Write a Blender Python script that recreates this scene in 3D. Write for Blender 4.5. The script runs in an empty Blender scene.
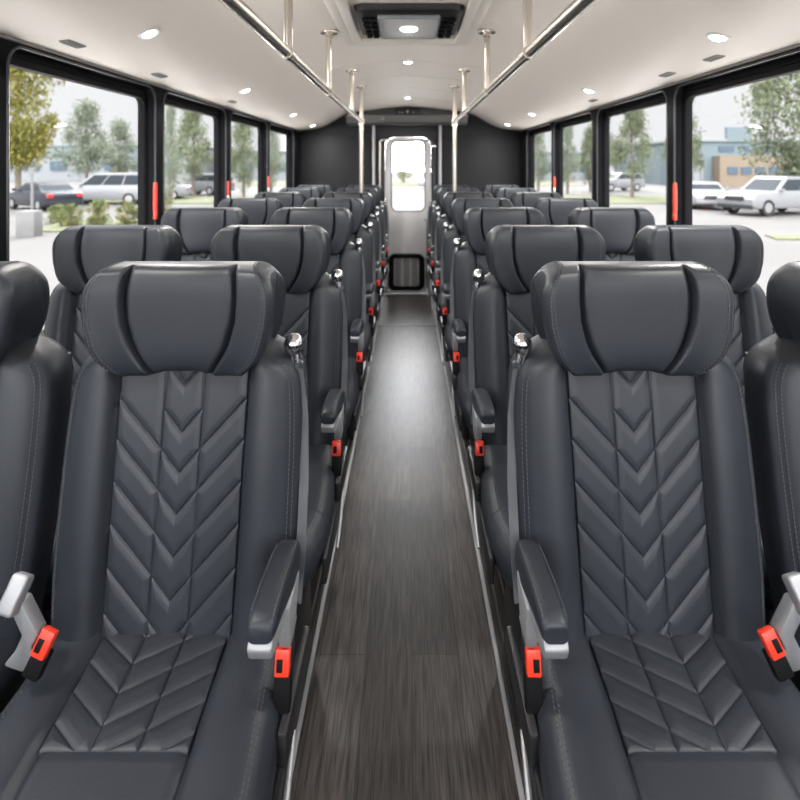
import bpy, bmesh, math, random
from mathutils import Vector, Matrix
random.seed(7)
PI = math.pi
scene = bpy.context.scene
COL = scene.collection
CAMZ = 1.55
XL, XR = -1.28, 1.33        # inner faces of the side walls
YB = 6.40                   # rear wall
YF = -1.30                  # front end of the built body

# ------------------------------------------------------------------ materials
def principled(name, base=(.5, .5, .5), rough=.5, metal=0., spec=.5, emit=None, estr=0.):
    m = bpy.data.materials.new(name); m.use_nodes = True
    nt = m.node_tree; b = nt.nodes['Principled BSDF']
    b.inputs['Base Color'].default_value = (*base, 1)
    b.inputs['Roughness'].default_value = rough
    b.inputs['Metallic'].default_value = metal
    b.inputs['Specular IOR Level'].default_value = spec
    if emit:
        b.inputs['Emission Color'].default_value = (*emit, 1)
        b.inputs['Emission Strength'].default_value = estr
    return m, nt, b

def noise_mat(name, c1, c2, scale=8, rough=.5, metal=0., bump=.0, bscale=200, stretch=(1, 1, 1), spec=.5, rvar=0., bdist=.001):
    m, nt, b = principled(name, c1, rough, metal, spec)
    N = nt.nodes; L = nt.links
    tc = N.new('ShaderNodeTexCoord'); mp = N.new('ShaderNodeMapping')
    mp.inputs['Scale'].default_value = stretch
    L.new(tc.outputs['Object'], mp.inputs['Vector'])
    n = N.new('ShaderNodeTexNoise'); n.inputs['Scale'].default_value = scale; n.inputs['Detail'].default_value = 5
    L.new(mp.outputs[0], n.inputs['Vector'])
    r = N.new('ShaderNodeValToRGB')
    r.color_ramp.elements[0].position = .3; r.color_ramp.elements[1].position = .7
    r.color_ramp.elements[0].color = (*c1, 1); r.color_ramp.elements[1].color = (*c2, 1)
    L.new(n.outputs['Fac'], r.inputs['Fac']); L.new(r.outputs[0], b.inputs['Base Color'])
    if rvar:
        mr = N.new('ShaderNodeMapRange'); mr.inputs['To Min'].default_value = rough - rvar; mr.inputs['To Max'].default_value = rough + rvar
        L.new(n.outputs['Fac'], mr.inputs['Value']); L.new(mr.outputs[0], b.inputs['Roughness'])
    if bump:
        v = N.new('ShaderNodeTexNoise'); v.inputs['Scale'].default_value = bscale; v.inputs['Detail'].default_value = 3
        L.new(mp.outputs[0], v.inputs['Vector'])
        bp = N.new('ShaderNodeBump'); bp.inputs['Strength'].default_value = bump; bp.inputs['Distance'].default_value = bdist
        L.new(v.outputs['Fac'], bp.inputs['Height']); L.new(bp.outputs[0], b.inputs['Normal'])
    return m

M = {}
M['leather'] = noise_mat('leather', (.0195, .0225, .0295), (.023, .0265, .0345), 5, .43, bump=.25, bscale=420, rvar=.04, spec=.45)
M['thread'] = principled('thread', (.065, .068, .074), .7)[0]
M['black_plastic'] = noise_mat('black_plastic', (.012, .012, .013), (.016, .016, .018), 20, .45, bump=.1, bscale=300)
M['window_black'] = noise_mat('window_black', (.005, .0055, .0065), (.008, .0085, .010), 12, .6, bump=.35, bscale=160, spec=.06)
M['rubber'] = principled('rubber', (.006, .006, .007), .55, 0, .12)[0]
M['gasket'] = principled('gasket', (.05, .052, .058), .3)[0]
M['chrome'] = principled('chrome', (.72, .72, .74), .16, 1.)[0]
M['nickel'] = noise_mat('nickel', (.56, .51, .45), (.62, .57, .50), 3, .27, 1.)
M['silver'] = noise_mat('silver', (.34, .345, .36), (.39, .395, .41), 10, .5, .6, bump=.05, bscale=500)
M['red'] = principled('red_plastic', (.80, .045, .02), .35)[0]
M['red2'] = principled('red_handle', (.75, .07, .04), .4)[0]
M['white_plastic'] = principled('white_plastic', (.75, .75, .75), .4)[0]
M['webbing'] = noise_mat('webbing', (.07, .073, .08), (.095, .10, .11), 60, .45, stretch=(1, 1, .1), bump=.3, bscale=500)
M['ceiling'] = noise_mat('ceiling', (.90, .825, .745), (.91, .84, .76), 2, .5, bump=.04, bscale=120)
M['ceiling_trim'] = principled('ceiling_trim', (.80, .755, .69), .4)[0]
M['back_wall'] = noise_mat('back_wall', (.012, .0122, .0140), (.014, .0143, .016), 4, .62, bump=.15, bscale=300, spec=.25)
M['header'] = principled('header', (.045, .045, .047), .5)[0]
M['header_lip'] = noise_mat('header_lip', (.20, .198, .195), (.23, .228, .225), 3, .4)
M['display'] = principled('display', (.005, .005, .006), .5)[0]
M['display_mark'] = principled('display_mark', (.5, .5, .5), .4, emit=(1, 1, 1), estr=.3)[0]
M['door'] = noise_mat('door_paint', (.80, .78, .795), (.82, .80, .815), 2, .42)
M['door_frame'] = principled('door_frame', (.02, .02, .024), .4)[0]
M['lens'] = principled('lamp_lens', (.9, .9, .9), .3, emit=(1, .98, .95), estr=6.)[0]
M['lamp_panel'] = principled('lamp_panel', (.68, .67, .66), .4)[0]
M['vent_grey'] = principled('vent_grey', (.30, .28, .26), .5)[0]
M['slat'] = principled('slat', (.24, .24, .24), .6)[0]
M['trim_silver'] = principled('trim_silver', (.46, .46, .47), .5, .1)[0]
M['carpet'] = noise_mat('under_seat_floor', (.012, .012, .012), (.02, .019, .018), 60, .8)
M['strip'] = noise_mat('ribbed_strip', (.016, .014, .013), (.024, .021, .019), 20, .4, stretch=(1, .05, 1))
M['strip_line'] = principled('strip_line', (.10, .095, .09), .4)[0]

def floor_mat():
    m, nt, b = principled('wood_floor', (.05, .04, .035), .34, 0, .12)
    N, L = nt.nodes, nt.links
    tc = N.new('ShaderNodeTexCoord')
    mp = N.new('ShaderNodeMapping'); mp.inputs['Rotation'].default_value = (0, 0, PI / 2); mp.inputs['Location'].default_value = (0, -.012, 0)
    L.new(tc.outputs['Object'], mp.inputs['Vector'])
    br = N.new('ShaderNodeTexBrick'); br.offset = .37; br.inputs['Scale'].default_value = 1.
    br.inputs['Brick Width'].default_value = 1.25; br.inputs['Row Height'].default_value = .145
    br.inputs['Mortar Size'].default_value = .0018; br.inputs['Mortar Smooth'].default_value = .4; br.inputs['Bias'].default_value = 0
    br.inputs['Color1'].default_value = (.62, .61, .60, 1); br.inputs['Color2'].default_value = (1.25, 1.25, 1.25, 1); br.inputs['Mortar'].default_value = (.25, .25, .25, 1)
    L.new(mp.outputs[0], br.inputs['Vector'])
    def grain(sc, stretch, det, dist=0.):
        q = N.new('ShaderNodeMapping'); q.inputs['Scale'].default_value = stretch
        L.new(tc.outputs['Object'], q.inputs['Vector'])
        n = N.new('ShaderNodeTexNoise'); n.inputs['Scale'].default_value = sc; n.inputs['Detail'].default_value = det; n.inputs['Distortion'].default_value = dist
        L.new(q.outputs[0], n.inputs['Vector']); return n
    g1 = grain(9, (9, .55, 1), 7, .6)
    g2 = grain(60, (5, .15, 1), 4)
    mx = N.new('ShaderNodeMath'); mx.operation = 'MULTIPLY_ADD'; mx.inputs[1].default_value = .55
    L.new(g2.outputs['Fac'], mx.inputs[0])
    m2 = N.new('ShaderNodeMath'); m2.operation = 'MULTIPLY'; m2.inputs[1].default_value = .5
    L.new(g1.outputs['Fac'], m2.inputs[0]); L.new(m2.outputs[0], mx.inputs[2])
    r = N.new('ShaderNodeValToRGB')
    e = r.color_ramp.elements
    e[0].position = .36; e[0].position = .40; e[0].color = (.012, .0098, .0088, 1)
    e[1].position = .66; e[1].color = (.118, .098, .088, 1)
    L.new(mx.outputs[0], r.inputs['Fac'])
    mul = N.new('ShaderNodeMix'); mul.data_type = 'RGBA'; mul.blend_type = 'MULTIPLY'; mul.inputs['Factor'].default_value = 1
    L.new(r.outputs[0], mul.inputs['A']); L.new(br.outputs['Color'], mul.inputs['B'])
    L.new(mul.outputs['Result'], b.inputs['Base Color'])
    b.inputs['Coat Weight'].default_value = .75; b.inputs['Coat Roughness'].default_value = .42; b.inputs['Coat IOR'].default_value = 1.5
    mr = N.new('ShaderNodeMapRange'); mr.inputs['To Min'].default_value = .36; mr.inputs['To Max'].default_value = .5
    L.new(mx.outputs[0], mr.inputs['Value']); L.new(mr.outputs[0], b.inputs['Roughness'])
    bp = N.new('ShaderNodeBump'); bp.inputs['Strength'].default_value = .12; bp.inputs['Distance'].default_value = .002
    L.new(mx.outputs[0], bp.inputs['Height']); L.new(bp.outputs[0], b.inputs['Normal'])
    return m
M['floor'] = floor_mat()

def glass_mat():
    m = bpy.data.materials.new('window_glass'); m.use_nodes = True
    nt = m.node_tree; N, L = nt.nodes, nt.links
    N.remove(N['Principled BSDF'])
    t = N.new('ShaderNodeBsdfTransparent'); t.inputs[0].default_value = (.95, .955, .955, 1)
    g = N.new('ShaderNodeBsdfGlossy'); g.inputs['Roughness'].default_value = .02
    lw = N.new('ShaderNodeLayerWeight'); lw.inputs['Blend'].default_value = .5
    pw = N.new('ShaderNodeMath'); pw.operation = 'POWER'; pw.inputs[1].default_value = 5; L.new(lw.outputs['Facing'], pw.inputs[0])
    f = N.new('ShaderNodeMath'); f.operation = 'MULTIPLY_ADD'; f.inputs[1].default_value = .28; f.inputs[2].default_value = .008; L.new(pw.outputs[0], f.inputs[0])
    mx = N.new('ShaderNodeMixShader')
    L.new(f.outputs[0], mx.inputs[0]); L.new(t.outputs[0], mx.inputs[1]); L.new(g.outputs[0], mx.inputs[2])
    L.new(mx.outputs[0], N['Material Output'].inputs['Surface'])
    return m
M['glass'] = glass_mat()
# outside
M['asphalt'] = noise_mat('pale_asphalt', (.094, .088, .084), (.110, .103, .098), .25, .9)
M['grass'] = noise_mat('grass', (.085, .095, .045), (.125, .13, .07), 2.5, .95)
M['leaf_yellow'] = noise_mat('leaf_yellow', (.12, .125, .018), (.25, .215, .03), 1.2, .7)
M['leaf_green'] = noise_mat('leaf_green', (.10, .122, .066), (.19, .21, .12), 1.2, .75)
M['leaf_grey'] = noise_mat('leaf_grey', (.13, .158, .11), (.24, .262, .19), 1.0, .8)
M['leaf_shrub'] = noise_mat('leaf_shrub', (.09, .12, .04), (.22, .20, .07), 1.5, .8)
M['leaf_haze'] = noise_mat('leaf_haze', (.17, .18, .09), (.26, .26, .15), 1.0, .8)  # distance haze put into the leaves as a paler colour
M['bounce'] = noise_mat('bounce_concrete', (.55, .53, .505), (.60, .58, .555), .6, .9)  # kept pale so the added slab bounces daylight inside
M['bark'] = noise_mat('bark', (.10, .08, .065), (.18, .15, .12), 9, .9, stretch=(1, 1, .2))
M['bldg_blue'] = noise_mat('building_blue', (.115, .15, .165), (.13, .165, .18), .2, .7)
M['bldg_pale'] = noise_mat('building_pale', (.19, .203, .21), (.21, .222, .23), .2, .7)
M['bldg_tan'] = noise_mat('building_tan', (.19, .148, .108), (.21, .165, .122), .4, .8)
M['bldg_glass'] = principled('building_glass', (.07, .10, .13), .4, 0, .2)[0]
M['concrete'] = noise_mat('concrete', (.15, .147, .144), (.18, .177, .174), 3, .85)
M['car_white'] = principled('car_white', (.20, .203, .21), .35)[0]
M['car_dark'] = principled('car_dark', (.02, .022, .03), .2)[0]
M['car_silver'] = principled('car_silver', (.20, .205, .215), .35, .2)[0]
M['car_glass'] = principled('car_glass', (.03, .036, .042), .5, 0, .06)[0]
M['tyre'] = principled('tyre', (.015, .015, .015), .8)[0]
M['rim'] = principled('rim', (.5, .5, .51), .3, .8)[0]
M['car_trim'] = principled('car_trim', (.03, .03, .032), .5)[0]
M['headlamp'] = principled('headlamp', (.7, .72, .74), .15)[0]
M['tail_red'] = principled('tail_red', (.55, .03, .03), .3)[0]
M['pole_grey'] = principled('pole_grey', (.16, .16, .16), .6)[0]

# ------------------------------------------------------------------ mesh helpers
class MB:
    def __init__(s): s.bm = bmesh.new()
    def box(s, c, d, rot=None, bev=0., seg=2):
        b2 = bmesh.new(); bmesh.ops.create_cube(b2, size=1)
        for v in b2.verts: v.co = Vector((v.co.x * d[0], v.co.y * d[1], v.co.z * d[2]))
        if bev: bmesh.ops.bevel(b2, geom=b2.edges[:], offset=bev, segments=seg, profile=.5, affect='EDGES')
        mt = Matrix.Translation(c)
        if rot is not None: mt = mt @ rot.to_4x4()
        s.merge(b2, mt); return s
    def merge(s, b2, mt=None):
        vm = {}
        for v in b2.verts: vm[v] = s.bm.verts.new(mt @ v.co if mt is not None else v.co)
        for f in b2.faces:
            try: s.bm.faces.new([vm[v] for v in f.verts])
            except ValueError: pass
        b2.free()
    def loft(s, rings, cap=True, closed=True):
        rv = [[s.bm.verts.new(p) for p in r] for r in rings]
        n = len(rv[0])
        for a, b in zip(rv, rv[1:]):
            for i in range(n if closed else n - 1):
                j = (i + 1) % n
                try: s.bm.faces.new((a[i], a[j], b[j], b[i]))
                except ValueError: pass
        if cap and closed:
            s.bm.faces.new(rv[0][::-1]); s.bm.faces.new(rv[-1])
        return s
    def tube(s, pts, r, n=14, cap=True):
        pts = [Vector(p) for p in pts]; rings = []
        up = None
        for i, p in enumerate(pts):
            a = pts[max(i - 1, 0)]; b = pts[min(i + 1, len(pts) - 1)]
            t = (b - a).normalized()
            if up is None:
                up = Vector((0, 0, 1)) if abs(t.z) < .9 else Vector((0, 1, 0))
            x = t.cross(up).normalized(); y = x.cross(t).normalized(); up = y
            rr = r[i] if isinstance(r, (list, tuple)) else r
            rings.append([p + x * (rr * math.cos(2 * PI * k / n)) + y * (rr * math.sin(2 * PI * k / n)) for k in range(n)])
        return s.loft(rings, cap)
    def lathe(s, prof, c=(0, 0, 0), axis='Z', n=24):
        rings = []
        for (r, h) in prof:
            ring = []
            for k in range(n):
                a = 2 * PI * k / n; u, v = r * math.cos(a), r * math.sin(a)
                p = (u, v, h) if axis == 'Z' else ((h, u, v) if axis == 'X' else (u, h, v))
                ring.append(Vector(p) + Vector(c))
            rings.append(ring)
        return s.loft(rings, True)
    def prism(s, poly, axis, lo, hi, bev=0.):
        """poly in the two other axes: axis X -> (y,z), Y -> (x,z), Z -> (x,y)"""
        b2 = bmesh.new()
        def P(a, b, h): return {'X': (h, a, b), 'Y': (a, h, b), 'Z': (a, b, h)}[axis]
        A = [b2.verts.new(P(a, b, lo)) for a, b in poly]; B = [b2.verts.new(P(a, b, hi)) for a, b in poly]
        n = len(poly)
        b2.faces.new(A[::-1]); b2.faces.new(B)
        for i in range(n): b2.faces.new((A[i], A[(i + 1) % n], B[(i + 1) % n], B[i]))
        bmesh.ops.recalc_face_normals(b2, faces=b2.faces[:])
        if bev: bmesh.ops.bevel(b2, geom=b2.edges[:], offset=bev, segments=2, profile=.5, affect='EDGES')
        s.merge(b2); return s
    def sphere(s, c, r, sc=(1, 1, 1), n=16):
        b2 = bmesh.new(); bmesh.ops.create_uvsphere(b2, u_segments=n, v_segments=n // 2 + 2, radius=r)
        for v in b2.verts: v.co = Vector((v.co.x * sc[0] + c[0], v.co.y * sc[1] + c[1], v.co.z * sc[2] + c[2]))
        s.merge(b2); return s
    def dashes(s, pts, ln=.0055, gap=.0035, r=.0007):
        pts = [Vector(p) for p in pts]; acc = 0.; out = []
        cur = 0.; nxt = 0.
        for a, b in zip(pts, pts[1:]):
            L = (b - a).length
            if L < 1e-9: continue
            while nxt < cur + L:
                out.append((a + (b - a) * ((nxt - cur) / L), (b - a).normalized())); nxt += ln + gap
            cur += L
        for p, t in out:
            up = Vector((0, -1, 0)) if abs(t.y) < .8 else Vector((0, 0, 1))
            x = t.cross(up).normalized() * r; y = up * r; q = t * (ln / 2)
            e = [(-x - y), (x - y), (x + y), (-x + y)]
            s.loft([[p - q + k for k in e], [p + q + k for k in e]])
        return s
    def build(s, name, mat, parent=None, smooth=True, ang=38, recalc=True, mir=False):
        if mir:
            for v in s.bm.verts: v.co.x = -v.co.x
        if recalc or mir: bmesh.ops.recalc_face_normals(s.bm, faces=s.bm.faces[:])
        me = bpy.data.meshes.new(name); s.bm.to_mesh(me); s.bm.free()
        me.materials.append(mat)
        if smooth:
            for p in me.polygons: p.use_smooth = True
            me.set_sharp_from_angle(angle=math.radians(ang))
        o = bpy.data.objects.new(name, me); COL.objects.link(o)
        if parent: o.parent = parent
        return o

def tag(o, label=None, cat=None, group=None, kind=None):
    if label: o['label'] = label
    if cat: o['category'] = cat
    if group: o['group'] = group
    if kind: o['kind'] = kind
    return o
def empty(name, loc=(0, 0, 0), rz=0.):
    o = bpy.data.objects.new(name, None); COL.objects.link(o)
    o.location = loc; o.rotation_euler = (0, 0, rz); o.empty_display_size = .1
    return o
def copy_tree(o, parent=None):
    c = o.copy(); COL.objects.link(c)
    if parent: c.parent = parent
    for ch in list(o.children): copy_tree(ch, c)
    return c
def rrect(x0, y0, x1, y1, r, n=7):
    pts = []
    for (cx, cy, a0) in ((x1 - r, y1 - r, 0), (x0 + r, y1 - r, PI / 2), (x0 + r, y0 + r, PI), (x1 - r, y0 + r, 1.5 * PI)):
        for k in range(n + 1):
            a = a0 + PI / 2 * k / n
            pts.append((cx + r * math.cos(a), cy + r * math.sin(a)))
    return pts
def plate(name, loops, thick, frame, mat, parent=None, bev=0.):
    """filled outline with holes; frame maps (u, v, depth) -> xyz"""
    cu = bpy.data.curves.new('tmp', 'CURVE'); cu.dimensions = '2D'; cu.fill_mode = 'BOTH'; cu.extrude = thick / 2
    if bev: cu.bevel_depth = bev; cu.bevel_resolution = 1; cu.offset = -bev
    for lp in loops:
        sp = cu.splines.new('POLY'); sp.points.add(len(lp) - 1); sp.use_cyclic_u = True
        for p, (a, b) in zip(sp.points, lp): p.co = (a, b, 0, 1)
    ob = bpy.data.objects.new('tmp', cu); COL.objects.link(ob)
    dg = bpy.context.evaluated_depsgraph_get(); dg.update()
    me = bpy.data.meshes.new_from_object(ob.evaluated_get(dg))
    bpy.data.objects.remove(ob); bpy.data.curves.remove(cu)
    for v in me.vertices: v.co = frame(v.co.x, v.co.y, v.co.z)
    bm = bmesh.new(); bm.from_mesh(me); bmesh.ops.remove_doubles(bm, verts=bm.verts[:], dist=1e-5)
    bmesh.ops.recalc_face_normals(bm, faces=bm.faces[:]); bm.to_mesh(me); bm.free()
    me.materials.clear(); me.materials.append(mat)
    for p in me.polygons: p.use_smooth = True
    me.set_sharp_from_angle(angle=math.radians(35))
    o = bpy.data.objects.new(name, me); me.name = name; COL.objects.link(o)
    if parent: o.parent = parent
    return o
def interp(tab, x):
    if x <= tab[0][0]: return tab[0][1]
    for (a, va), (b, vb) in zip(tab, tab[1:]):
        if x <= b:
            t = (x - a) / (b - a); return va + (vb - va) * t
    return tab[-1][1]
def sstep(a, b, x):
    t = max(0., min(1., (x - a) / (b - a))); return t * t * (3 - 2 * t)
def smooth_tab(tab, x):
    """Catmull-Rom through the table"""
    n = len(tab)
    if x <= tab[0][0]: return tab[0][1]
    if x >= tab[-1][0]: return tab[-1][1]
    for i in range(n - 1):
        if x <= tab[i + 1][0]: break
    x0, y0 = tab[i]; x1, y1 = tab[i + 1]; h = x1 - x0; t = (x - x0) / h
    m0 = (y1 - tab[i - 1][1]) / (x1 - tab[i - 1][0]) if i > 0 else (y1 - y0) / h
    m1 = (tab[i + 2][1] - y0) / (tab[i + 2][0] - x0) if i < n - 2 else (y1 - y0) / h
    t2, t3 = t * t, t * t * t
    return (2 * t3 - 3 * t2 + 1) * y0 + (t3 - 2 * t2 + t) * h * m0 + (-2 * t3 + 3 * t2) * y1 + (t3 - t2) * h * m1

# ------------------------------------------------------------------ room shell
WINS = [(-.95, -.12), (-.02, .72), (.82, 1.62), (1.73, 2.73), (2.83, 3.79), (3.90, 4.90), (4.99, 6.03)]
WINS_R = [(-.95, -.12), (-.02, .72), (.82, 1.62), (1.71, 2.69), (2.775, 3.79), (3.90, 4.92), (5.00, 6.03)]
WZ0, WZ1 = .92, CAMZ + .388
CEIL = [(0, .695), (.3, .668), (.386, .655), (.6, .634), (.735, .606), (.85, .545), (.95, .485), (1.05, .444), (1.15, .424), (1.28, .412)]
def ceil_z(x):
    a = abs(x); return CAMZ + smooth_tab(CEIL, min(a, 1.28))

wi = 0
for side, X in (('left', XL), ('right', XR)):
    WN = WINS if X < 0 else WINS_R
    sgn = -1 if X < 0 else 1
    fr = lambda u, v, d, X=X, sgn=sgn: (X + sgn * (.028 + d), u, v)
    loops = [[(YF, -.1), (YB + .1, -.1), (YB + .1, CAMZ + .50), (YF, CAMZ + .50)]] + [rrect(a, WZ0, b, WZ1, .07) for a, b in WN]
    w = plate('wall_' + side, loops, .05, fr, M['window_black'], bev=.003); tag(w, kind='structure')
    for a, b in WN:
        wi += 1
        root = empty('window_%d' % wi, (0, 0, 0)); tag(root, kind='structure')
        f2 = lambda u, v, d, X=X, sgn=sgn: (X + sgn * (.062 + d), u, v)
        f3 = lambda u, v, d, X=X, sgn=sgn: (X + sgn * (.045 + d), u, v)
        fg = lambda u, v, d, X=X, sgn=sgn: (X + sgn * (.066 + d), u, v)
        plate('window_frame', [rrect(a - .01, WZ0 - .01, b + .01, WZ1 + .01, .075), rrect(a + .014, WZ0 + .02, b - .014, WZ1 - .052, .04)], .030, f2, M['rubber'], root, bev=.004)
        plate('window_sash', [rrect(a + .0, WZ0, b - .0, WZ1, .07), rrect(a + .007, WZ0 + .01, b - .007, WZ1 - .026, .055)], .012, f3, M['window_black'], root, bev=.003)
        lp = rrect(a - .004, WZ0 - .004, b + .004, WZ1 + .004, .074, 10)
        g = MB(); g.tube([(X - sgn * .000, p, q) for p, q in lp + lp[:2]], .0055, 8); g.build('window_gasket', M['gasket'], root)
        plate('window_glass', [rrect(a + .005, WZ0 + .01, b - .005, WZ1 - .04, .04)], .004, fg, M['glass'], root)

# ceiling
rings = []
prof = [XL - .08 + 0.0] ; xs = [XL - .08] + [XL + (XR - XL) * k / 96 for k in range(97)] + [XR + .08]
def cz(x): return ceil_z(x * (1.28 / (1.28 if x < 0 else 1.33)))
bot = [(x, cz(x)) for x in xs]; top = [(x, z + .06) for x, z in bot[::-1]]
c = MB(); c.loft([[(x, y, z) for x, z in bot + top] for y in (YF, YB + .05)]); tag(c.build('ceiling', M['ceiling'], ang=20), kind='structure')
ti = 0
def trim(mb, mat, **k):
    global ti
    ti += 1
    return tag(mb.build('trim_%d' % ti, mat, **k), kind='structure')
# cross seams of the ceiling
for y in (3.55, 4.15, 4.8, 5.5):
    t = MB(); t.loft([[(x, y + dy, cz(x) + dz) for dy, dz in ((-.006, .004), (0, -.003), (.006, .004))] for x in [k * .02 - .5 for k in range(51)]]); trim(t, M['ceiling_trim'])
# seam between ceiling and side walls
for X, s in ((XL, 1), (XR, -1)):
    t = MB(); t.tube([(X + s * .004, YF, cz(X) - .004), (X + s * .004, YB, cz(X) - .004)], .007, 8); trim(t, M['vent_grey'])
# floor
f = MB(); f.box((-.01, (YF + YB) / 2, -.02), (.66, YB - YF, .04)); tag(f.build('floor', M['floor']), kind='structure')
f = MB(); f.box((-.825, (YF + YB) / 2, -.025), (.97, YB - YF, .04)); f.box((.84, (YF + YB) / 2, -.025), (1.04, YB - YF, .04)); trim(f, M['carpet'])
# aisle edge trims and ribbed strips: one long run with a short inner run near the rear door
for s, xt in ((-1, -.300), (1, .279)):
    t = MB()
    t.box((xt, (YF + 4.15) / 2, .004), (.014, 4.15 - YF, .010), bev=.003); trim(t, M['trim_silver'])
    t = MB()
    t.box((xt * .985, (4.25 + 5.15) / 2, .004), (.014, .9, .010), bev=.003)
    t.box((xt * 1.0, (5.15 + 6.35) / 2, .004), (.014, 1.2, .010), bev=.003); trim(t, M['trim_silver'])
    t = MB(); t.box((xt + s * .065, (YF + YB) / 2, .004), (.10, YB - YF, .012)); trim(t, M['strip'])
    for q in (.030, .066, .098):
        t = MB(); t.box((xt + s * q, (YF + YB) / 2, .011), (.006, YB - YF, .012), bev=.002); trim(t, M['strip_line'])
t = MB(); t.box((-.01, 5.24, .003), (.56, .022, .007), bev=.002); trim(t, M['trim_silver'])
# side ledges at the walls
for X, s in ((XL, 1), (XR, -1)):
    t = MB(); t.box((X + s * .012, (YF + YB) / 2, .06), (.02, YB - YF, .12), bev=.004)
    tag(t.build('baseboard_left' if s > 0 else 'baseboard_right', M['black_plastic']), kind='structure')

# front bulkhead under and around the windscreen
ff = lambda u, v, d: (u, YF - .03 + d, v)
tag(plate('wall_front', [[(XL - .05, -.1), (XR + .05, -.1), (XR + .05, CAMZ + .75), (XL - .05, CAMZ + .75)], rrect(XL + .10, 1.04, XR - .10, CAMZ + .45, .10)], .06, ff, M['back_wall']), kind='structure')
wi += 1
root = empty('window_%d' % wi); tag(root, kind='structure')
plate('window_glass', [rrect(XL + .09, 1.03, XR - .09, CAMZ + .46, .10)], .006, lambda u, v, d: (u, YF - .03 + d, v), M['glass'], root)
# rear wall with the doorway opening
DX0, DX1, DZ = -.40, .375, CAMZ + .475
fb = lambda u, v, d: (u, YB + .03 + d, v)
tag(plate('wall_back', [[(XL - .05, -.1), (DX0, -.1), (DX0, DZ), (DX1, DZ), (DX1, -.1), (XR + .05, -.1), (XR + .05, CAMZ + .75), (XL - .05, CAMZ + .75)]], .06, fb, M['back_wall']), kind='structure')
for x0, x1 in ((XL + .02, DX0 - .035), (DX1 + .035, XR - .02)):
    t = MB(); t.box(((x0 + x1) / 2, YB - .012, (CAMZ + .355) / 2), (x1 - x0, .03, CAMZ + .355), bev=.008); trim(t, M['back_wall'])
# recess behind the doorway
t = MB()
t.box((DX0 - .02, YB + .16, 1.0), (.05, .22, 2.0)); t.box((DX1 + .02, YB + .16, 1.0), (.05, .22, 2.0)); t.box((-.012, YB + .16, DZ + .02), (.9, .22, .05))
t.box((-.01, YB + .15, -.03), (.8, .24, .05)); trim(t, M['door_frame'], smooth=False)
# silver door posts
for x in (DX0 - .005, DX1 + .005):
    t = MB(); t.box((x, YB - .02, DZ / 2), (.03, .05, DZ), bev=.005); trim(t, M['trim_silver'])
# header over the doorway: curved top follows the ceiling
hx = [-.74 + 1.46 * k / 40 for k in range(41)]
t = MB(); t.loft([[(x, YB - .09, CAMZ + .575), (x, YB - .09, max(CAMZ + .58, cz(x) - .002)), (x, YB + .02, max(CAMZ + .58, cz(x) - .002)), (x, YB + .02, CAMZ + .575)] for x in hx]); trim(t, M['header'])
t = MB()
t.loft([[(x, YB - .09, CAMZ + .59), (x, YB - .10, CAMZ + .58), (x, YB - .065, CAMZ + .515), (x, YB - .045, CAMZ + .50), (x, YB + .02, CAMZ + .50), (x, YB + .02, CAMZ + .59)] for x in (-.72, .70)]); trim(t, M['header_lip'])
t = MB(); t.box((-.012, YB - .035, CAMZ + .488), (1.40, .07, .03), bev=.01); trim(t, M['header'])
# destination display
d = empty('sign_display', (-.005, YB - .095, CAMZ + .632))
MB().box((0, 0, 0), (.31, .02, .075), bev=.006).build('display_screen', M['display'], d)
for p, q in (((.0, -.011, -.003), (.006, .003, .032)), ((-.095, -.011, -.012), (.008, .003, .006)), ((-.06, -.011, -.012), (.008, .003, .006)), ((.07, -.011, -.012), (.006, .003, .012))):
    MB().box(p, q).build('display_mark', M['display_mark'], d)
tag(d, 'small black display panel set into the dark header above the rear door', 'display')
s_ = MB(); s_.box((-.30, YB - .086, CAMZ + .55), (.05, .012, .04), Matrix.Rotation(-.35, 3, 'X'), bev=.004)
tag(s_.build('notice_plate', M['vent_grey']), 'small pale notice plate on the grey lip above the rear door', 'sign')

# rear door
DY = YB + .19
door = empty('door_1', (0, DY, 0)); tag(door, kind='structure')
fd = lambda u, v, d: (u, d, v)
wx0, wx1, wz0, wz1 = -.200, .208, CAMZ - .555, CAMZ + .298
plate('door_surround', [[(DX0, 0), (DX1, 0), (DX1, DZ + .02), (DX0, DZ + .02)], rrect(-.283, .012, .283, CAMZ + .345, .12)], .05, fd, M['door_frame'], door)
plate('door_panel', [rrect(-.279, .015, .279, CAMZ + .341, .12, 10), rrect(wx0, wz0, wx1, wz1, .075, 10)], .04, fd, M['door'], door, bev=.006)
lp = rrect(wx0, wz0, wx1, wz1, .075, 10)
g = MB(); g.tube([(p, -.022, q) for p, q in lp + lp[:2]], .010, 10); g.build('door_gasket', M['slat'], door)
plate('door_glass', [rrect(wx0 - .01, wz0 - .01, wx1 + .01, wz1 + .01, .08)], .005, fd, M['glass'], door)
vb = plate('vent_frame', [rrect(-.240, .032, .202, .480, .085, 8), rrect(-.172, .085, .134, .430, .03, 5)], .03, lambda u, v, d: (u, d - .03, v), M['rubber'], door, bev=.008)
MB().box((-.019, -.022, .257), (.34, .006, .38)).build('vent_backing', M['display'], door)
for k in range(3):
    m = MB(); cx = -.019 + (k - 1) * .100
    for j in range(20): m.box((cx, -.03, .095 + j * .0172), (.072, .010, .009), Matrix.Rotation(-.2, 3, 'X'))
    m.build('vent_slats', M['slat'], door, smooth=False)
m = MB(); m.box((0, -.03, .02), (.60, .05, .03), bev=.005); m.build('door_sill', M['trim_silver'], door)

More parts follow.
